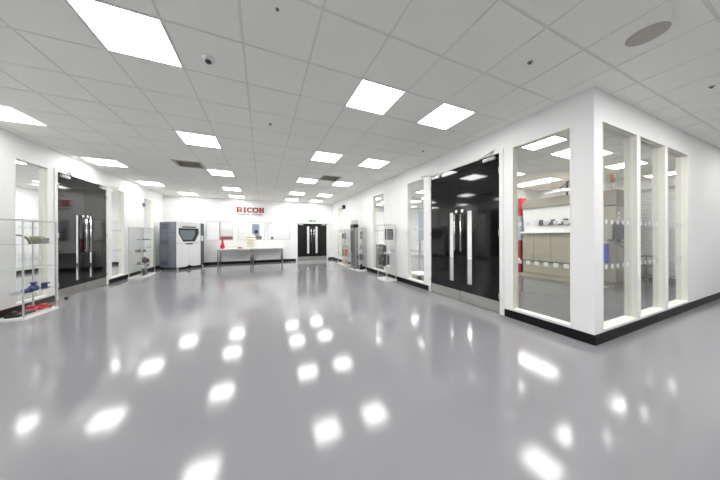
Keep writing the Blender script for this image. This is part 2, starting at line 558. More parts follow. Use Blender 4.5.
t = thing('ceiling_speaker', 'round grey mesh loudspeaker set flush in the ceiling', 'speaker', (gx(5.5), gy(-2.51), HT))
MB().lathe([(0.138, 0.0), (0.138, -0.004), (0.13, -0.007), (0.128, -0.004)], 36).build('speaker_rim', 'tile', t)
MB().lathe([(0.1275, -0.001), (0.1275, -0.006), (0.09, -0.009), (0.04, -0.010)], 36).build('speaker_grille', 'mesh_grey', t)
t = thing('smoke_detector', 'round white smoke detector with a dark sensor between lit panels', 'smoke detector', (gx(-0.56), gy(0.56), HT))
MB().lathe([(0.055, 0.0), (0.055, -0.012), (0.046, -0.024), (0.03, -0.03)], 24).build('detector_base', 'white_gloss', t)
MB().lathe([(0.026, -0.029), (0.028, -0.042), (0.018, -0.050)], 18).build('detector_head', 'dark_grey', t)
SPR = [(4.49, -1.49, 'small dark ceiling sprinkler above the corner window'),
       (8.55, -2.52, 'small dark ceiling sprinkler above the three-pane window'),
       (0.46, 2.55, 'small dark ceiling sprinkler mid hall, beyond the smoke detector'),
       (5.46, 2.54, 'small dark ceiling sprinkler in front of the steel-kickplate doors'),
       (0.45, -0.76, 'small dark ceiling sprinkler closer than the smoke detector'),
       (-0.49, 11.69, 'small dark ceiling sprinkler before the red lettered sign')]
for i, j, lb in SPR:
    t = thing('sprinkler_head', lb, 'sprinkler', (gx(i), gy(j), HT), 0, 'ceiling sprinklers')
    if j == -0.76: t.scale = (0.6, 0.6, 0.6)
    MB().lathe([(0.024, 0.0), (0.024, -0.003), (0.014, -0.005)], 18).build('sprinkler_plate', 'mid_grey', t)
    mb = MB()
    mb.cyl((0, 0, -0.004), (0, 0, -0.016), 0.007, 10)
    mb.cyl((0, 0, -0.016), (0, 0, -0.019), 0.012, 12)
    mb.build('sprinkler_nozzle', 'dark_grey', t)

# ------------------------------------------------------------------ glass display cases
def display_case(label, x0, x1, y0, y1, h, shelves, back):
    """back = '-x' or '+x': the side against the wall"""
    t = thing('display_case', label, 'display case', ((x0 + x1) / 2, (y0 + y1) / 2, 0), 0, 'glass display cases')
    w, d = (x1 - x0) / 2, (y1 - y0) / 2
    p = 0.009
    MB().box(-w - 0.012, w + 0.012, -d - 0.012, d + 0.012, 0.0, 0.05, 0.004).build('case_base', 'white_gloss', t)
    for sx in (-1, 1):
        for sy in (-1, 1):
            cx, cy = sx * (w - p), sy * (d - p)
            MB().box(cx - p, cx + p, cy - p, cy + p, 0.05, h - 0.02, 0.002).build('case_post', 'alu', t)
    mb = MB()
    mb.box(-w, w, -d, -d + 0.022, h - 0.02, h).box(-w, w, d - 0.022, d, h - 0.02, h)
    mb.box(-w, -w + 0.022, -d + 0.022, d - 0.022, h - 0.02, h).box(w - 0.022, w, -d + 0.022, d - 0.022, h - 0.02, h)
    mb.build('top_frame', 'alu', t)
    MB().box(-w + 0.022, w - 0.022, -d + 0.022, d - 0.022, h - 0.012, h - 0.006).build('top_glass', 'case_glass', t)
    for sx in (-1, 1):
        x = sx * (w - p)
        MB().box(x - 0.002, x + 0.002, -d + 2 * p, d - 2 * p, 0.052, h - 0.022).build('glass_panel', 'case_glass', t)
    for sy in (-1, 1):
        y = sy * (d - p)
        MB().box(-w + 2 * p, w - 2 * p, y - 0.002, y + 0.002, 0.052, h - 0.022).build('glass_panel', 'case_glass', t)
    for z in shelves:
        s = MB().box(-w + 0.016, w - 0.016, -d + 0.016, d - 0.016, z - 0.007, z).build('glass_shelf', 'case_glass', t)
        e = MB()
        e.box(-w + 0.012, w - 0.012, -d + 0.012, -d + 0.0158, z - 0.008, z + 0.001).box(-w + 0.012, w - 0.012, d - 0.0158, d - 0.012, z - 0.008, z + 0.001)
        e.box(-w + 0.012, -w + 0.0158, -d + 0.0158, d - 0.0158, z - 0.008, z + 0.001).box(w - 0.0158, w - 0.012, -d + 0.0158, d - 0.0158, z - 0.008, z + 0.001)
        e.build('shelf_edge', 'frost_edge', s)
    return t
SH = (0.41, 0.81, 1.20)
display_case('low glass display case with red parts on its base, by the pull-handle doors', -3.76, -3.46, 5.38, 6.02, 1.60, SH, '-x')
display_case('wide glass display case with dark small parts, before the grey printing machine', -3.82, -3.50, 9.30, 10.28, 1.60, SH, '-x')
display_case('narrow glass display case holding a framed photo card and grey housing', 3.24, 3.56, 5.62, 6.18, 1.65, SH, '+x')
display_case('slim glass display case beside the tall dark totem', 3.28, 3.58, 7.72, 8.06, 1.62, SH, '+x')
display_case('glass display case with sand and orange blocks, closest to the far black doors', 3.28, 3.60, 9.35, 10.3, 1.60, SH, '+x')

# ------------------------------------------------------------------ exhibits
def solid(name, label, cat, mb, m, group=None): return tag(mb.build(name, m), label, cat, group)
def at(x, y, z, rz=0.0): return Matrix.Translation((x, y, z)) @ Matrix.Rotation(rz, 4, 'Z')
G1 = 'exhibits in the low glass case'
# low case, top shelf
mb = MB(at(-3.54, 5.50, 1.20, 0.4))
arc = [(0.14 * math.cos(a) - 0.06, 0.16 * math.sin(a)) for a in [k * PI / 2 / 8 for k in range(9)]]
arc += [(0.115 * math.cos(a) - 0.06, 0.135 * math.sin(a)) for a in [k * PI / 2 / 8 for k in range(8, -1, -1)]]
mb.prism(arc, -0.03, 0.03, X=Matrix.Rotation(PI / 2, 4, 'X'))
solid('curved_shell', 'thin curved grey shell standing on the top shelf of the low case', 'model part', mb, 'olive_dark', G1)
t = thing('model_house', 'olive box model with a lighter lid on the top shelf', 'model part', (-3.54, 5.74, 1.20), 0.1, G1)
MB().box(-0.055, 0.055, -0.045, 0.045, 0, 0.085, 0.006).build('model_body', 'olive_dark', t)
MB().box(-0.06, 0.06, -0.05, 0.05, 0.086, 0.13, 0.01).build('model_lid', 'olive', t)
t = thing('engine_model', 'grey lumpy engine model on the top shelf of the low case', 'model part', (-3.55, 5.90, 1.20), 0.3, G1)
MB().box(-0.05, 0.05, -0.055, 0.055, 0, 0.06, 0.015).build('engine_block', 'mid_grey', t)
mb = MB()
mb.cyl((-0.02, -0.03, 0.06), (-0.02, -0.03, 0.115), 0.035).cyl((0.02, 0.035, 0.06), (0.02, 0.035, 0.10), 0.028).cyl((0, -0.07, 0.035), (0, 0.075, 0.035), 0.02)
mb.build('engine_cylinder', 'mid_grey', t)
# low case, lower shelf
mb = MB(at(-3.60, 5.50, 0.41, 1.75))
mb.box(-0.12, 0.03, -0.018, 0.018, 0.004, 0.03, 0.008).cyl((-0.16, 0, 0.02), (-0.10, 0, 0.018), 0.012)
solid('pale_nozzle', 'pale stick-like nozzle lying on the lower shelf', 'model part', mb, 'pale_blue', G1)
mb = MB(at(-3.52, 5.53, 0.41, 1.3))
mb.cyl((-0.05, 0, 0.035), (0.03, 0, 0.035), 0.028).cyl((0.03, 0, 0.035), (0.07, 0, 0.04), 0.045).box(-0.02, 0.02, -0.015, 0.015, 0, 0.02)
solid('blue_fitting', 'dark blue pipe fitting beside the pale nozzle', 'model part', mb, 'navy', G1)
mb = MB(at(-3.60, 5.78, 0.41))
mb.lathe([(0.06, 0), (0.062, 0.05), (0.045, 0.075), (0.03, 0.085), (0.03, 0.11), (0.04, 0.115), (0.04, 0.135), (0.02, 0.14)], 20)
solid('blue_bottle', 'navy blue bottle-shaped part in the middle of the lower shelf', 'model part', mb, 'navy', G1)
mb = MB(at(-3.54, 5.91, 0.41, 0.2))
mb.box(-0.035, 0.035, -0.05, 0.05, 0, 0.02, 0.003).box(-0.035, 0.035, -0.05, -0.02, 0.02, 0.10, 0.004).box(-0.035, 0.035, -0.02, 0.05, 0.07, 0.10, 0.004)
solid('blue_bracket', 'small navy blue angled bracket at the end of the lower shelf', 'model part', mb, 'navy', G1)
# low case, base
mb = MB(at(-3.62, 5.50, 0.05, 0.1))
mb.box(-0.08, 0.08, -0.09, 0.09, 0, 0.045, 0.012).cyl((-0.03, -0.05, 0.04), (-0.03, 0.05, 0.06), 0.03)
solid('black_casting', 'flat black casting on the base of the low case', 'model part', mb, 'black_plastic', G1)
mb = MB(at(-3.56, 5.63, 0.05, 0.5))
mb.ball((0, 0, 0.026), 0.03, (1.4, 1.1, 0.8)).cyl((0, 0, 0.03), (0.05, 0.03, 0.045), 0.012)
solid('dark_lever', 'small dark knob piece in front of the red shells', 'model part', mb, 'dark_grey', G1)
def red_shell(x, y, rz, k, label):
    t = thing('red_shell', label, 'model part', (x, y, 0.05), rz, G1)
    mb = MB()
    mb.box(-0.05 * k, 0.05 * k, -0.085 * k, 0.085 * k, 0.012, 0.05 * k, 0.014, seg=2)
    mb.box(-0.035 * k, 0.035 * k, -0.035 * k, 0.045 * k, 0.05 * k, 0.082 * k, 0.012, seg=2)
    mb.build('shell_body', 'red', t)
    mb = MB()
    for sx in (-1, 1):
        for sy in (-1, 1): mb.cyl((sx * 0.042 * k, sy * 0.055 * k, 0.018), (sx * 0.055 * k, sy * 0.055 * k, 0.018), 0.018)
    mb.build('shell_wheels', 'red_dark', t)
red_shell(-3.61, 5.745, 0.2, 1.25, 'larger red car-like shell on the base of the low case')
red_shell(-3.57, 5.90, -0.25, 1.1, 'middle red car-like shell on the base of the low case')
red_shell(-3.65, 6.0, 0.7, 0.8, 'smallest red car-like shell in the back corner of the low case')

# wide case
G2 = 'exhibits in the wide glass case'
X = -3.64
mb = MB(at(X, 9.95, 1.20)); mb.box(-0.07, 0.07, -0.2, 0.2, 0, 0.022, 0.006).box(-0.04, 0.04, -0.12, 0.06, 0.022, 0.04, 0.006)
solid('dark_plate', 'flat dark plate on the top shelf of the wide case', 'model part', mb, 'dark_grey', G2)
mb = MB(at(X, 9.45, 1.20)); mb.box(-0.03, 0.03, -0.06, 0.06, 0, 0.02, 0.004).cyl((0, 0, 0.02), (0, 0, 0.035), 0.02)
solid('grey_clip', 'small grey clip on the top shelf of the wide case', 'model part', mb, 'mid_grey', G2)
mb = MB(at(X, 9.86, 0.81)); mb.cyl((0, 0, 0), (0, 0, 0.05), 0.045, 6).cyl((0, 0, 0.05), (0, 0, 0.075), 0.025)
solid('black_nut', 'small black hexagonal nut on the middle shelf', 'model part', mb, 'black_plastic', G2)
mb = MB(at(X, 9.45, 0.81))
for q in range(3): mb.box(-0.03, 0.03, -0.12 + q * 0.085, -0.06 + q * 0.085, 0, 0.09 - 0.02 * (q % 2), 0.006)
mb.box(-0.03, 0.03, -0.12, 0.11, 0, 0.02)
solid('grey_comb', 'pale grey three-block comb on the middle shelf', 'model part', mb, 'mid_grey', G2)
t = thing('gear_ball', 'black and red ball of gears on the lower shelf', 'model part', (X, 9.88, 0.41), 0.4, G2)
mb = MB(); mb.ball((0, 0, 0.105), 0.10)
for q in range(8):
    a = q * PI / 4
    mb.box(-0.018, 0.018, -0.018, 0.018, -0.115, 0.115, X=Matrix.Translation((0, 0, 0.115)) @ Matrix.Rotation(a, 4, 'X'))
mb.build('gear_body', 'black_plastic', t)
mb = MB(); mb.cyl((0.085, 0, 0.11), (0.115, 0, 0.11), 0.05, 16); mb.cyl((-0.03, -0.06, 0.18), (-0.03, -0.10, 0.20), 0.03)
mb.build('gear_hub', 'red_dark', t)
mb = MB(at(X, 9.5, 0.41)); mb.cyl((-0.04, 0, 0.045), (0.04, 0, 0.045), 0.045, 18).box(-0.03, 0.03, -0.03, 0.03, 0, 0.02)
solid('grey_bearing', 'grey round bearing beside the gear ball', 'model part', mb, 'mid_grey', G2)
mb = MB(at(X - 0.02, 9.92, 0.05)); mb.box(-0.04, 0.04, -0.16, 0.16, 0.0, 0.03, 0.004).box(-0.03, 0.03, -0.15, 0.15, 0.03, 0.22, 0.004)
for q in range(5): mb.box(0.03, 0.036, -0.14, 0.14, 0.05 + q * 0.034, 0.066 + q * 0.034)
solid('vented_box', 'grey vented box standing on the base of the wide case', 'model part', mb, 'mid_grey', G2)
mb = MB(at(X + 0.06, 9.72, 0.05)); mb.box(-0.05, 0.05, -0.14, 0.14, 0, 0.03, 0.008).cyl((0, -0.1, 0.045), (0, 0.06, 0.06), 0.03)
solid('blue_lever', 'dull blue lever part lying on the base of the wide case', 'model part', mb, 'navy', G2)

# narrow case
G3 = 'exhibits in the narrow glass case'
t = thing('photo_card', 'dark framed photo card standing on the top shelf of the narrow case', 'photo card', (3.42, 5.80, 1.20), 0.9, G3)
MB().box(-0.008, 0.008, -0.12, 0.12, 0.0, 0.31, 0.002, X=Matrix.Rotation(-0.05, 4, 'Y')).build('card_frame', 'dark_grey', t)
MB().box(-0.012, -0.0085, -0.09, 0.09, 0.03, 0.27, X=Matrix.Rotation(-0.05, 4, 'Y')).build('card_picture', 'mid_grey', t)
t = thing('grey_housing', 'dark grey arched housing on the lower shelf of the narrow case', 'model part', (3.42, 6.02, 0.41), 0.0, G3)
mb = MB(); mb.box(-0.08, 0.08, -0.11, 0.11, 0, 0.25, 0.02, seg=2); mb.cyl((-0.08, 0, 0.25), (0.08, 0, 0.25), 0.10, 20)
mb.build('housing_body', 'dark_grey', t)
mb = MB(); mb.cyl((-0.081, 0, 0.2), (-0.10, 0, 0.2), 0.055, 18)
mb.build('housing_port', 'mid_grey', t)
mb = MB(at(3.38, 5.78, 0.81)); mb.box(-0.08, 0.08, -0.1, 0.1, 0, 0.02, 0.004).box(-0.04, 0.04, -0.06, 0.06, 0.02, 0.06, 0.008)
solid('stepped_pedestal', 'white stepped pedestal on the middle shelf of the narrow case', 'model part', mb, 'white_gloss', G3)
mb = MB(at(3.42, 6.04, 0.81)); mb.box(-0.05, 0.05, -0.06, 0.06, 0, 0.16, 0.01).cyl((0, 0, 0.16), (0, 0, 0.22), 0.035)
solid('grey_valve', 'dark grey valve on the middle shelf of the narrow case', 'model part', mb, 'dark_grey', G3)
mb = MB(at(3.38, 5.77, 0.41)); mb.box(-0.07, 0.07, -0.09, 0.09, 0, 0.018, 0.004).cyl((0, 0, 0.018), (0, 0, 0.05), 0.045)
solid('white_disc', 'white disc on a square foot on the lower shelf', 'model part', mb, 'white_gloss', G3)

# totem and slim case
t = thing('display_totem', 'tall dark grey totem with a black band near its top', 'totem', (3.34, 8.33, 0))
MB().box(-0.14, 0.14, -0.21, 0.21, 0, 0.03, 0.004).build('totem_base', 'white_gloss', t)
MB().box(-0.10, 0.10, -0.17, 0.17, 0.03, 1.62, 0.012).build('totem_body', 'mid_grey', t)
MB().box(-0.105, 0.105, -0.175, 0.175, 1.62, 1.76, 0.008).build('totem_band', 'black_plastic', t)
MB().box(-0.09, 0.09, -0.16, 0.16, 1.76, 1.94, 0.03, seg=2).build('totem_head', 'alu', t)
mb = MB(); mb.box(-0.108, -0.1005, -0.15, -0.02, 0.15, 1.5).box(-0.108, -0.1005, 0.02, 0.15, 0.7, 1.5)
mb.build('totem_panel', 'dark_grey', t)
G4 = 'exhibits in the slim glass case'
t = thing('motor_model', 'dark grey motor model on the lower shelf of the slim case', 'model part', (3.43, 7.88, 0.41), 0, G4)
mb = MB(); mb.box(-0.08, 0.08, -0.09, 0.09, 0, 0.07, 0.012); mb.cyl((-0.02, -0.09, 0.13), (-0.02, 0.1, 0.13), 0.075, 18)
mb.build('motor_body', 'dark_grey', t)
mb = MB(); mb.cyl((-0.02, -0.09, 0.13), (-0.02, -0.125, 0.13), 0.03); mb.cyl((-0.02, 0, 0.2), (-0.02, 0, 0.26), 0.02)
mb.build('motor_shaft', 'mid_grey', t)
mb = MB(at(3.43, 7.88, 0.81)); mb.lathe([(0.07, 0), (0.075, 0.05), (0.03, 0.10), (0.03, 0.16), (0.05, 0.17)], 18)
solid('sand_funnel', 'sand coloured funnel on the middle shelf of the slim case', 'model part', mb, 'sand', G4)
mb = MB(at(3.43, 7.88, 1.20)); mb.cyl((0, 0, 0), (0, 0, 0.03), 0.06).cyl((0, 0, 0.03), (0, 0, 0.2), 0.025).ball((0, 0, 0.23), 0.045)
solid('grey_spindle', 'grey spindle on the top shelf of the slim case', 'model part', mb, 'mid_grey', G4)
mb = MB(at(3.43, 7.88, 0.05)); mb.box(-0.09, 0.09, -0.1, 0.1, 0, 0.12, 0.02).cyl((0, -0.03, 0.12), (0, -0.03, 0.2), 0.04)
solid('black_pump', 'black pump block on the base of the slim case', 'model part', mb, 'black_plastic', G4)

# case by the far doors
G5 = 'exhibits in the case by the far doors'
XX = 3.44
mb = MB(at(XX, 9.75, 0.81)); mb.box(-0.09, 0.09, -0.17, 0.17, 0, 0.03, 0.004).box(-0.07, 0.07, -0.14, 0.14, 0.03, 0.07, 0.006)
solid('sand_tray', 'sand coloured stepped tray on the middle shelf', 'model part', mb, 'sand', G5)
mb = MB(at(XX, 9.75, 0.41)); mb.box(-0.08, 0.08, -0.15, 0.15, 0, 0.30, 0.01).cyl((-0.09, 0, 0.17), (-0.08, 0, 0.17), 0.08, 18)
solid('orange_block', 'orange brown block with a round face on the lower shelf', 'model part', mb, 'orange_brown', G5)
mb = MB(at(XX, 9.75, 0.05)); mb.box(-0.09, 0.09, -0.16, 0.16, 0, 0.14, 0.01).box(-0.06, 0.06, -0.12, 0.12, 0.14, 0.20, 0.01)
solid('sand_block', 'sand coloured stepped block on the base by the far doors', 'model part', mb, 'sand', G5)
mb = MB(at(XX, 9.72, 1.20)); mb.cyl((0, 0, 0), (0, 0, 0.05), 0.07).cyl((0, 0, 0.05), (0, 0, 0.20), 0.04).box(-0.03, 0.03, -0.1, 0.1, 0.20, 0.25, 0.01)
solid('grey_column', 'grey column part on the top shelf by the far doors', 'model part', mb, 'mid_grey', G5)
mb = MB(at(XX, 10.02, 1.20)); mb.cyl((0, 0, 0), (0, 0, 0.15), 0.045, 6).ball((0, 0, 0.17), 0.05)
solid('grey_finial', 'grey ball-topped finial on the top shelf by the far doors', 'model part', mb, 'mid_grey', G5)

# ------------------------------------------------------------------ grey and white printing machine
A = math.radians(50)
t = thing('printing_machine', 'grey and white industrial 3D printing machine with smoked window', '3D printer', (-3.07, 10.86, 0), A)
Wd, Dp, Ht = 1.16, 0.86, 1.90
MB().box(0.03, Wd - 0.03, 0.05, Dp - 0.03, 0.0, 0.11).build('plinth', 'black_plastic', t)
# side with a chamfered front corner
mb = MB()
mb.prism([(0.0, 0.02), (0.02, 0.02), (0.02, Dp), (-0.02, Dp), (-0.02, 0.30), (0.0, 0.26)], 0.09, Ht - 0.01)
mb.build('side_panel', 'printer_grey', t)
mb = MB()
mb.box(-0.028, -0.02, 0.34, Dp - 0.03, 0.10, Ht - 0.02, 0.002)
pn = mb.build('service_cover', 'printer_dark', t)
for zc, hh in ((1.72, 0.10), (1.10, 0.09), (0.28, 0.09)):
    mb = MB()
    for q in range(4):
        mb.box(-0.034, -0.0282, 0.38, Dp - 0.08, zc - hh + q * hh / 2, zc - hh + q * hh / 2 + hh * 0.32)
    mb.build('side_louvre', 'printer_vent', pn)
mb = MB(); mb.box(-0.006, -0.0, 0.03, 0.24, 1.45, 1.47).box(-0.03, -0.0281, 0.34, Dp - 0.03, 1.46, 1.475).box(-0.03, -0.0281, 0.34, Dp - 0.03, 1.24, 1.25)
mb.build('panel_seam', 'printer_vent', t)
MB().box(0.02, Wd - 0.19, Dp - 0.06, Dp, 0.09, Ht - 0.02).build('back_panel', 'printer_grey', t)
MB().box(0.02, Wd - 0.19, 0.03, Dp - 0.06, Ht - 0.06, Ht - 0.005).build('top_panel', 'printer_white', t)
mb = MB()   # right column
mb.box(Wd - 0.19, Wd, 0.0, Dp, 0.14, Ht - 0.03, 0.02, seg=2)
pc = mb.build('control_column', 'printer_dark', t)
MB().box(Wd - 0.14, Wd - 0.06, -0.012, 0.0, 1.12, 1.34, 0.004).build('touch_screen', 'printer_white', pc)
# front: upper bezel with polygon opening, doors below
zf0, zf1 = 1.04, Ht - 0.01
fx0, fx1 = 0.02, Wd - 0.19
cx = (fx0 + fx1) / 2
poly_o = [(-0.41, 0.34), (0.41, 0.34), (0.41, 0.12), (0.24, -0.20), (-0.24, -0.20), (-0.41, 0.12)]
zc = 1.30
rect = [(fx0 - cx, zf1 - zc), (fx1 - cx, zf1 - zc), (fx1 - cx, 0.12), (fx1 - cx, zf0 - zc), (fx0 - cx, zf0 - zc), (fx0 - cx, 0.12)]
bm_mb = MB()
for k in range(6):
    a, b = k, (k + 1) % 6
    q = [poly_o[a], poly_o[b], rect[b], rect[a]]
    bm_mb.prism(q, -0.03, 0.03, X=Matrix.Translation((cx, 0.0, zc)) @ Matrix.Rotation(PI / 2, 4, 'X'))
bz = bm_mb.build('front_bezel', 'printer_white', t)
MB().prism([(x * 0.99, z * 0.99) for x, z in poly_o], -0.01, 0.012, X=Matrix.Translation((cx, 0.01, zc)) @ Matrix.Rotation(PI / 2, 4, 'X')).build('viewing_window', 'smoked', bz)
MB().prism([(x * 0.72 - 0.04, z * 0.72 + 0.02) for x, z in poly_o], 0.0, 0.003, X=Matrix.Translation((cx, -0.0035, zc)) @ Matrix.Rotation(PI / 2, 4, 'X')).build('inner_screen', 'smoked_light', bz)
MB().prism([(-0.30, 0.415), (0.30, 0.415), (0.26, 0.365), (-0.26, 0.365)], 0.03, 0.042, X=Matrix.Translation((cx, 0.0, zc)) @ Matrix.Rotation(PI / 2, 4, 'X')).build('grip_recess', 'printer_vent', bz)
for s in (-1, 1):
    x0, x1 = (fx0, cx - 0.004) if s < 0 else (cx + 0.004, fx1)
    pts = [(x0 - cx, 0.14 - 0.03 * 0), (x1 - cx, 0.14), (x1 - cx, 1.03), (x0 - cx, 1.03)]
    if s < 0: pts = [(x0 - cx, 0.10), (x1 - cx - 0.12, 0.10), (x1 - cx, 0.17), (x1 - cx, 1.03), (x0 - cx, 1.03)]
    else: pts = [(x0 - cx, 0.17), (x0 - cx + 0.12, 0.10), (x1 - cx, 0.10), (x1 - cx, 1.03), (x0 - cx, 1.03)]
    MB().prism(pts, -0.03, 0.03, X=Matrix.Translation((cx, 0.0, 0.0)) @ Matrix.Rotation(PI / 2, 4, 'X')).build('lower_door', 'printer_white', t)
MB().prism([(-0.20, 1.045), (0.20, 1.045), (0.10, 0.985), (-0.10, 0.985)], 0.0305, 0.034, X=Matrix.Translation((cx, 0.0, 0.0)) @ Matrix.Rotation(PI / 2, 4, 'X')).build('door_grip', 'printer_vent', t)
for x, y in ((0.06, 0.06), (Wd - 0.08, 0.06), (0.06, Dp - 0.06), (Wd - 0.08, Dp - 0.06)):
    MB().cyl((x, y - 0.06 if y < 0.1 else y, 0), (x, y - 0.06 if y < 0.1 else y, 0.09), 0.025, 12).build('foot', 'alu', t)

# ------------------------------------------------------------------ tables below the sign
def table(label, x0, x1):
    t = thing('side_table', label, 'table', ((x0 + x1) / 2, 11.98, 0), 0, 'white tables under the far windows')
    w, d, h = (x1 - x0) / 2, 0.34, 0.745
    MB().box(-w, w, -d, d, h - 0.026, h, 0.003).build('table_top', 'white_gloss', t)
    mb = MB()
    mb.box(-w + 0.05, w - 0.05, -d + 0.02, -d + 0.04, h - 0.066, h - 0.026).box(-w + 0.05, w - 0.05, d - 0.04, d - 0.02, h - 0.066, h - 0.026)
    mb.box(-w + 0.02, -w + 0.04, -d + 0.05, d - 0.05, h - 0.066, h - 0.026).box(w - 0.04, w - 0.02, -d + 0.05, d - 0.05, h - 0.066, h - 0.026)
    mb.build('table_rail', 'alu', t)
    for sx in (-1, 1):
        for sy in (-1, 1):
            MB().cyl((sx * (w - 0.035), sy * (d - 0.035), 0), (sx * (w - 0.035), sy * (d - 0.035), h - 0.026), 0.024, 14).build('table_leg', 'leg_steel', t)
table('white table with chrome legs carrying the red vase', -1.84, -0.46)
table('white table with chrome legs closest to the far black doors', -0.44, 0.94)
tz = 0.745
mb = MB(at(-1.66, 11.93, tz))
mb.lathe([(0.075, 0), (0.095, 0.05), (0.09, 0.12), (0.06, 0.20), (0.038, 0.28), (0.036, 0.40), (0.06, 0.49), (0.052, 0.495), (0.028, 0.40)], 28)
solid('red_vase', 'slender red vase standing at the end of the white table', 'vase', mb, 'red')
t = thing('stacked_model', 'ivory tiered tower model standing where the two tables meet', 'model', (-0.50, 11.98, tz))
MB().box(-0.15, 0.15, -0.15, 0.15, 0, 0.26, 0.01).build('tower_foot', 'ivory', t)
for q, (r, z) in enumerate(((0.20, 0.26), (0.23, 0.38), (0.20, 0.50))):
    MB().lathe([(r * 0.7, z), (r, z + 0.02), (r, z + 0.055), (r * 0.6, z + 0.115)], 24).build('tower_tier', 'ivory', t)
MB().lathe([(0.12, 0.615), (0.10, 0.66), (0.03, 0.69)], 20).build('tower_crown', 'ivory', t)
mb = MB(at(-0.96, 11.93, tz)); mb.box(-0.12, 0.12, -0.07, 0.07, 0, 0.04, 0.01).box(-0.06, 0.05, -0.05, 0.05, 0.04, 0.07, 0.012)
solid('red_brown_part', 'small red brown printed part between vase and ivory tower', 'model part', mb, 'red_dark')
for k, (x, lb) in enumerate(((0.10, 'pale flat dish next to the ivory tower'), (0.42, 'pale flat dish second along the table from the ivory tower'), (0.70, 'pale flat dish at the table end by the far black doors'))):
    mb = MB(at(x, 11.95, tz)); mb.lathe([(0.05, 0), (0.09, 0.012), (0.10, 0.035), (0.09, 0.035), (0.045, 0.015)], 20)
    solid('small_dish', lb, 'dish', mb, 'ivory', 'pale dishes on the table')

# ------------------------------------------------------------------ sign, exit sign, sensor
t = thing('wall_sign', 'red company lettering with a grey tagline on the far white wall', 'sign', (-1.15, YF, 2.47))
FX = Matrix.Rotation(PI / 2, 4, 'X')      # local xy -> wall plane, z -> towards the hall
def ell(cx, cy, rx, ry, a0, a1, n=18, e=0.75):
    o = []
    for k in range(n + 1):
        a = a0 + (a1 - a0) * k / n
        c, s = math.cos(a), math.sin(a)
        o.append((cx + rx * math.copysign(abs(c) ** e, c), cy + ry * math.copysign(abs(s) ** e, s)))
    return o
def ring(mb, cx, cy, rx, ry, tx, ty, a0, a1, z=0.03, n=18):
    o, i = ell(cx, cy, rx, ry, a0, a1, n), ell(cx, cy, rx - tx, ry - ty, a0, a1, n)
    for k in range(n): mb.prism([o[k], o[k + 1], i[k + 1], i[k]], 0.0, z, X=FX)
h = 0.245
def letter(mb): return mb.build('sign_letter', 'sign_red', t)
def rect2(mb, x0, x1, y0, y1): mb.prism([(x0, y0), (x1, y0), (x1, y1), (x0, y1)], 0.0, 0.03, X=FX)
mb = MB(); x = 0.0                       # R
rect2(mb, x + 0.03, x + 0.10, 0, h); rect2(mb, x, x + 0.03, 0, 0.05); rect2(mb, x, x + 0.03, h - 0.05, h); rect2(mb, x + 0.10, x + 0.14, 0, 0.05)
rect2(mb, x + 0.10, x + 0.17, h - 0.05, h); rect2(mb, x + 0.10, x + 0.17, 0.095, 0.14)
ring(mb, x + 0.17, 0.17, 0.08, 0.075, 0.062, 0.045, -PI / 2, PI / 2)
mb.prism([(x + 0.13, 0.10), (x + 0.20, 0.10), (x + 0.28, 0.0), (x + 0.20, 0.0)], 0.0, 0.03, X=FX)
letter(mb)
mb = MB(); x = 0.30                      # I
rect2(mb, x + 0.03, x + 0.10, 0, h); rect2(mb, x, x + 0.13, 0, 0.045); rect2(mb, x, x + 0.13, h - 0.045, h)
letter(mb)
mb = MB(); x = 0.46                      # C
ring(mb, x + 0.13, h / 2, 0.13, h / 2, 0.066, 0.048, 0.62, 2 * PI - 0.62, n=26)
letter(mb)
mb = MB(); x = 0.70                      # O
ring(mb, x + 0.14, h / 2, 0.14, h / 2, 0.068, 0.048, 0, 2 * PI, n=30)
letter(mb)
mb = MB(); x = 1.0                       # H
for q in (0.0, 0.135):
    rect2(mb, x + q + 0.02, x + q + 0.085, 0, h); rect2(mb, x + q, x + q + 0.105, 0, 0.042); rect2(mb, x + q, x + q + 0.105, h - 0.042, h)
rect2(mb, x + 0.085, x + 0.155, h / 2 - 0.026, h / 2 + 0.026)
letter(mb)
def text_mesh(s, size, depth):
    cu = bpy.data.curves.new('tagline', 'FONT')
    cu.body = s
    cu.size = size
    cu.extrude = depth
    o = bpy.data.objects.new('tagline_source', cu)
    COL.objects.link(o)
    bpy.context.view_layer.update()
    me = bpy.data.meshes.new_from_object(o.evaluated_get(bpy.context.evaluated_depsgraph_get()))
    bpy.data.objects.remove(o)
    bpy.data.curves.remove(cu)
    return me
me = text_mesh('imagine. change.', 0.15, 0.008)
xs = [v.co.x for v in me.vertices]
k = 1.16 / (max(xs) - min(xs))
tl = bpy.data.objects.new('sign_tagline', me)
me.materials.append(MATS['sign_grey'])
COL.objects.link(tl)
tl.parent = t
for v in me.vertices: v.co = Vector(((v.co.x - min(xs)) * k + 0.03, -v.co.z - 0.008, v.co.y - 0.13))
tl['label'] = 'grey tagline lettering'

t = thing('exit_sign', 'small green exit sign with white arrow and running figure above the far doors', 'exit sign', (2.50, YF, 2.07))
MB().box(-0.19, 0.19, -0.025, 0.0, 0.0, 0.11, 0.004).build('sign_plate', 'exit_green', t)
mb = MB()
mb.box(0.02, 0.17, -0.028, -0.0252, 0.045, 0.065)
mb.prism([(0.02, 0.02), (0.02, 0.09), (-0.045, 0.055)], 0.0252, 0.028, X=FX)
mb.build('exit_arrow', 'white_gloss', t)
mb = MB()
mb.ball((-0.12, -0.029, 0.08), 0.007).box(-0.127, -0.113, -0.030, -0.0282, 0.045, 0.072).box(-0.137, -0.126, -0.030, -0.0282, 0.025, 0.048).box(-0.114, -0.103, -0.030, -0.0282, 0.028, 0.048)
mb.build('running_figure', 'white_gloss', t)

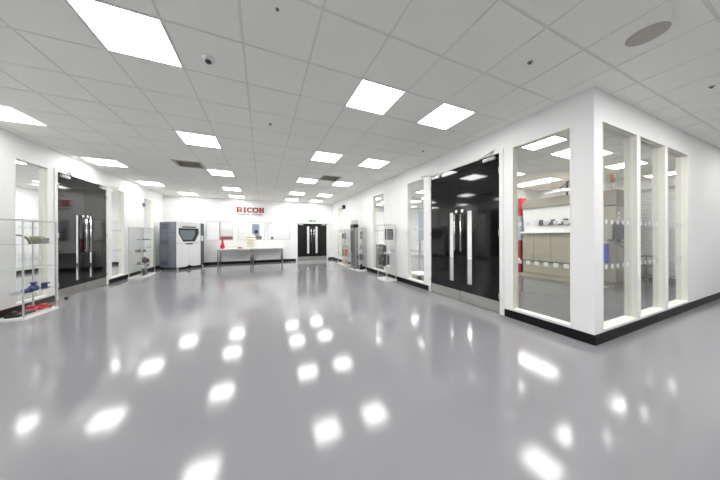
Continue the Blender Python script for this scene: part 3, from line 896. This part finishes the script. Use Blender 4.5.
t = thing('motion_sensor', 'small black motion sensor high on the wall of the tall glass cases', 'sensor', (XR, 10.30, 2.70))
MB().box(-0.03, 0.0, -0.05, 0.05, -0.05, 0.05, 0.004).build('sensor_bracket', 'black_plastic', t)
MB().box(-0.13, -0.03, -0.09, 0.09, -0.10, 0.09, 0.015, seg=2).build('sensor_body', 'black_plastic', t)
t = thing('wall_sensor', 'small dark grey sensor by the white window beside the printing machine', 'sensor', (XL, 10.55, 2.46))
MB().box(0.0, 0.05, -0.05, 0.05, -0.06, 0.06, 0.008).build('sensor_body', 'mid_grey', t)
MB().box(0.05, 0.06, -0.035, 0.035, -0.05, 0.01, 0.003).build('sensor_lens', 'dark_grey', t)
mb = MB(); mb.lathe([(0.025, 0), (0.025, 0.035), (0.018, 0.045)], 16, (-3.80, 6.84, 0))
solid('door_stop', 'small black door stop on the floor beside the low glass case', 'door stop', mb, 'black_plastic')

# ------------------------------------------------------------------ lab behind the corner windows
t = thing('industrial_machine', 'long beige industrial machine with white hood seen through the corner window', 'machine', (8.16, 0, 0))
ya, yb = 3.25, 4.93
mb = MB(); mb.box(0.03, 1.3, ya, yb, 0.10, 0.47).box(0.0, 1.3, ya, yb, 0.50, 1.38, 0.008)
body = mb.build('machine_body', 'beige', t)
mb = MB()
for y in (3.62, 4.1, 4.58): mb.box(-0.003, 0.001, y, y + 0.012, 0.52, 1.37)
mb.box(0.02, 0.03, ya, yb, 0.44, 0.50)
mb.build('panel_seams', 'seam', body)
mb = MB(); mb.box(0.0, 1.3, ya, yb, 0.0, 0.10)
mb.box(-0.62, 0.0, ya, yb, 0.0, 0.05)
mb.build('machine_step', 'beige_dark', t)
MB().box(-0.12, 1.3, ya, yb, 1.38, 1.44, 0.008).build('machine_ledge', 'white_paint', t)
mb = MB(); mb.prism([(0.10, 1.44), (1.3, 1.44), (1.3, 2.2), (0.02, 2.2)], -yb, -ya, X=Matrix.Rotation(PI / 2, 4, 'X'))
hood = mb.build('machine_hood', 'white_gloss', t)
mb = MB(); mb.box(0.0, 0.075, ya + 0.05, 4.45, 1.62, 1.72, 0.01)
for q in range(4): mb.box(0.0, 0.08, ya + 0.1 + q * 0.32, ya + 0.22 + q * 0.32, 1.72, 1.80, 0.006)
mb.build('tool_rail', 'dark_grey', hood)
mb = MB()
for q in range(4): mb.box(-0.04, 0.0, ya + 0.26 + q * 0.32, ya + 0.4 + q * 0.32, 1.66, 1.80, 0.006)
mb.build('tool_box', 'white_paint', hood)
mb = MB(); mb.prism([(-0.05, 2.2), (1.3, 2.2), (1.3, 2.5), (0.1, 2.5)], -yb, -ya, X=Matrix.Rotation(PI / 2, 4, 'X'))
mb.build('machine_header', 'beige_dark', t)
t = thing('work_lamp', 'white hanging work lamp with dark rods over the beige machine', 'lamp', (8.3, 0, 0))
MB().box(-0.06, 0.06, 3.50, 4.30, 2.60, 2.66, 0.01).build('lamp_housing', 'white_gloss', t)
mb = MB(); mb.cyl((0, 4.2, 2.66), (0, 4.2, HT), 0.012)
mb.build('hanging_rod', 'white_paint', t)
mb = MB(); mb.cyl((0.05, 3.78, 2.51), (0.05, 3.78, 2.92), 0.022); mb.cyl((0.05, 4.12, 2.62), (0.05, 3.55, 3.05), 0.012)
mb.build('lamp_arm', 'dark_grey', t)
t = thing('red_column', 'tall red and white service column at the end of the beige machine', 'column', (8.46, 5.21, 0))
MB().box(-0.15, 0.15, -0.14, 0.14, 0, 1.14, 0.01).build('lower_panel', 'red_dark', t)
MB().box(-0.14, 0.14, -0.13, 0.13, 1.14, 2.0, 0.01).build('middle_panel', 'pale_blue', t)
MB().box(-0.15, 0.15, -0.14, 0.14, 2.0, 2.62, 0.01).build('upper_panel', 'red', t)
MB().box(-0.158, -0.1505, -0.1, 0.1, 0.42, 0.52).build('white_label', 'white_paint', t)
t = thing('control_tower', 'tall beige control tower behind the corner window panes', 'machine cabinet', (8.1, 2.68, 0))
mb = MB(); mb.box(0.0, 1.45, 0.0, 0.54, 0.12, 2.05, 0.01)
mb.build('tower_body', 'beige', t)
MB().box(0.04, 1.41, 0.04, 0.5, 0, 0.12).build('tower_plinth', 'beige_dark', t)
MB().box(-0.01, 1.46, -0.01, 0.54, 2.07, 2.46, 0.01).build('tower_head', 'beige_dark', t)
mb = MB(); mb.cyl((0.12, 0.0, 1.86), (0.12, -0.02, 1.86), 0.035).cyl((0.12, 0.0, 1.74), (0.12, -0.02, 1.74), 0.035)
mb.build('control_button', 'white_gloss', t)
MB().cyl((0.06, 0.08, 2.46), (0.06, 0.08, 2.66), 0.015).build('beacon_post', 'alu', t)
MB().cyl((0.06, 0.08, 2.66), (0.06, 0.08, 2.84), 0.045, 16).build('beacon_lens', 'orange_brown', t, label='orange warning beacon on a short post')
mb = MB(); mb.box(0.03, 0.05, -0.004, 0.0, 0.2, 2.0).box(0.7, 0.712, -0.004, 0.0, 0.2, 2.0)
mb.build('tower_seam', 'seam', t)
t = thing('monitor_arm', 'dark monitor with keyboard tray on an arm before the control tower', 'monitor', (7.42, 2.40, 0))
MB().box(-0.22, 0.26, -0.02, 0.02, 1.22, 1.60, 0.008, X=Matrix.Translation((0, 0, 0)) @ Matrix.Rotation(-0.12, 4, 'Z')).build('screen', 'black_plastic', t)
mb = MB(); mb.box(-0.30, 0.28, -0.26, -0.02, 1.13, 1.16, 0.006)
mb.build('keyboard_tray', 'black_plastic', t)
mb = MB(); mb.cyl((0, 0.0, 1.19), (0.2, 0.14, 1.19), 0.03); mb.cyl((0.2, 0.14, 1.19), (0.655, 0.40, 1.19), 0.03); mb.cyl((0, 0.0, 1.14), (0, 0.0, 1.24), 0.025); mb.cyl((0, -0.1, 1.13), (0, -0.1, 1.0), 0.025); mb.cyl((0, -0.1, 1.0), (0.35, 0.2, 1.17), 0.02)
mb.build('support_arm', 'black_plastic', t)
t = thing('blue_container', 'bright blue container standing on a slim stand before the control tower', 'container', (7.93, 2.86, 0))
MB().box(-0.12, 0.06, -0.10, 0.08, 0.62, 1.10, 0.02, seg=2).build('container_body', 'blue', t)
MB().cyl((-0.03, -0.01, 0.0), (-0.03, -0.01, 0.02), 0.11, 20).cyl((-0.03, -0.01, 0.02), (-0.03, -0.01, 0.62), 0.02).build('container_stand', 'alu', t)
MB().cyl((-0.03, -0.01, 1.10), (-0.03, -0.01, 1.15), 0.03).build('container_cap', 'white_gloss', t)
t = thing('roller_shutter', 'wide pale slatted roller shutter on the back wall of the lab', 'shutter', (10.35, 1.55, 0))
mb = MB()
z = 0.12
while z < 2.62:
    mb.prism([(-0.05, z), (-0.028, z + 0.012), (-0.028, z + 0.062), (-0.05, z + 0.074)] + [(-0.02, z + 0.074), (-0.02, z)], -1.45, 0.0, X=Matrix.Rotation(PI / 2, 4, 'X'))
    z += 0.075
mb.build('shutter_slats', 'shutter', t)
MB().box(-0.25, 0.0, 0.0, 1.6, 2.62, 2.86, 0.01).build('shutter_box', 'white_paint', t)
MB().box(-0.09, 0.0, 1.46, 1.54, 0.0, 2.62).build('guide_rail', 'dark_grey', t)
MB().box(-0.07, 0.0, 0.0, 1.45, 0.02, 0.118).build('bottom_bar', 'dark_grey', t)
t = thing('tool_trolley', 'dark wire tool trolley in front of the slatted shutter', 'trolley', (9.95, 2.58, 0))
for sx in (-1, 1):
    for sy in (-1, 1):
        MB().cyl((sx * 0.2, sy * 0.17, 0.08), (sx * 0.2, sy * 0.17, 0.74), 0.014, 10).build('trolley_post', 'black_plastic', t)
        MB().cyl((sx * 0.2 - 0.015, sy * 0.17, 0.04), (sx * 0.2 + 0.015, sy * 0.17, 0.04), 0.04, 14).build('castor', 'mid_grey', t)
for z in (0.14, 0.44, 0.70):
    MB().box(-0.23, 0.23, -0.20, 0.20, z, z + 0.03, 0.004).build('trolley_shelf', 'dark_grey', t)
t = thing('grey_cabinet', 'dark grey round-shouldered machine behind the window of the narrow case', 'machine', (4.12, 7.36, 0))
mb = MB()
mb.prism([(-0.36, 0.06), (0.36, 0.06), (0.36, 0.86), (0.28, 0.96), (0.14, 1.0), (-0.36, 1.0)], -0.22, 0.22, X=Matrix.Rotation(PI / 2, 4, 'Z') @ Matrix.Rotation(PI / 2, 4, 'X'))
gc = mb.build('cabinet_body', 'dark_grey', t)
mb = MB(); mb.box(-0.228, -0.2205, -0.3, -0.02, 0.5, 0.85).box(-0.228, -0.2205, 0.04, 0.28, 0.12, 0.8)
mb.build('access_panel', 'mid_grey', t)
MB().box(-0.2, 0.2, -0.33, 0.33, 0, 0.06).build('cabinet_foot', 'black_plastic', t)
# behind the second window past the black doors
t = thing('blue_screen', 'pale blue upright screen behind the window past the black doors', 'screen', (4.75, 5.86, 0))
MB().box(-0.03, 0.03, -0.26, 0.26, 1.16, 2.14, 0.006).build('screen_panel', 'pale_blue', t)
mb = MB(); mb.box(-0.02, 0.02, -0.24, -0.20, 0.0, 1.16).box(-0.02, 0.02, 0.20, 0.24, 0.0, 1.16).box(-0.2, 0.2, -0.24, -0.20, 0.0, 0.03).box(-0.2, 0.2, 0.20, 0.24, 0.0, 0.03)
mb.build('screen_stand', 'alu', t)
t = thing('low_trolley', 'low white platform trolley with grey wheels behind the window glass', 'trolley', (4.35, 5.60, 0))
MB().box(-0.25, 0.25, -0.3, 0.3, 0.16, 0.20, 0.01).build('platform', 'white_paint', t)
for sx in (-1, 1):
    for sy in (-1, 1):
        MB().cyl((sx * 0.19 - 0.02, sy * 0.22, 0.06), (sx * 0.19 + 0.02, sy * 0.22, 0.06), 0.06, 14).build('wheel', 'dark_grey', t)
        MB().box(sx * 0.19 - 0.03, sx * 0.19 + 0.03, sy * 0.22 - 0.02, sy * 0.22 + 0.02, 0.10, 0.16).build('wheel_fork', 'mid_grey', t)

# ------------------------------------------------------------------ room behind the far windows
t = thing('white_copier', 'white box machine on a maroon base behind the first far window', 'machine', (-1.72, 13.9, 0))
MB().box(-0.28, 0.36, -0.3, 0.3, 0.0, 1.30, 0.01).build('machine_base', 'maroon', t)
MB().box(-0.22, 0.34, -0.3, 0.3, 1.31, 1.72, 0.03, seg=2).build('machine_top', 'white_gloss', t)
t = thing('pale_post', 'thin grey post behind the first far window', 'post', (-1.98, 13.4, 0))
MB().box(-0.02, 0.02, -0.02, 0.02, 0.03, HT).build('post_shaft', 'mid_grey', t)
MB().box(-0.06, 0.06, -0.06, 0.06, 0.0, 0.03).build('post_foot', 'mid_grey', t)
t = thing('grey_scanner', 'tall blue grey machine with a black lens behind the middle far window', 'machine', (-0.33, 13.8, 0))
MB().box(-0.19, 0.19, -0.2, 0.2, 0.0, 1.98, 0.01).build('scanner_body', 'pale_blue', t)
MB().cyl((0.02, -0.2, 1.55), (0.02, -0.24, 1.55), 0.10, 20).build('scanner_lens', 'black_plastic', t)
MB().box(0.0, 0.30, -0.35, -0.21, 1.10, 1.32, 0.01).build('scanner_arm', 'mid_grey', t)
t = thing('dark_tap', 'small dark upright device behind the third far window', 'device', (0.50, 13.6, 0))
MB().box(-0.2, 0.2, -0.2, 0.2, 0.0, 1.10, 0.01).build('device_stand', 'white_paint', t)
MB().box(-0.06, 0.06, -0.05, 0.05, 1.10, 1.27, 0.01).build('device_body', 'dark_grey', t)
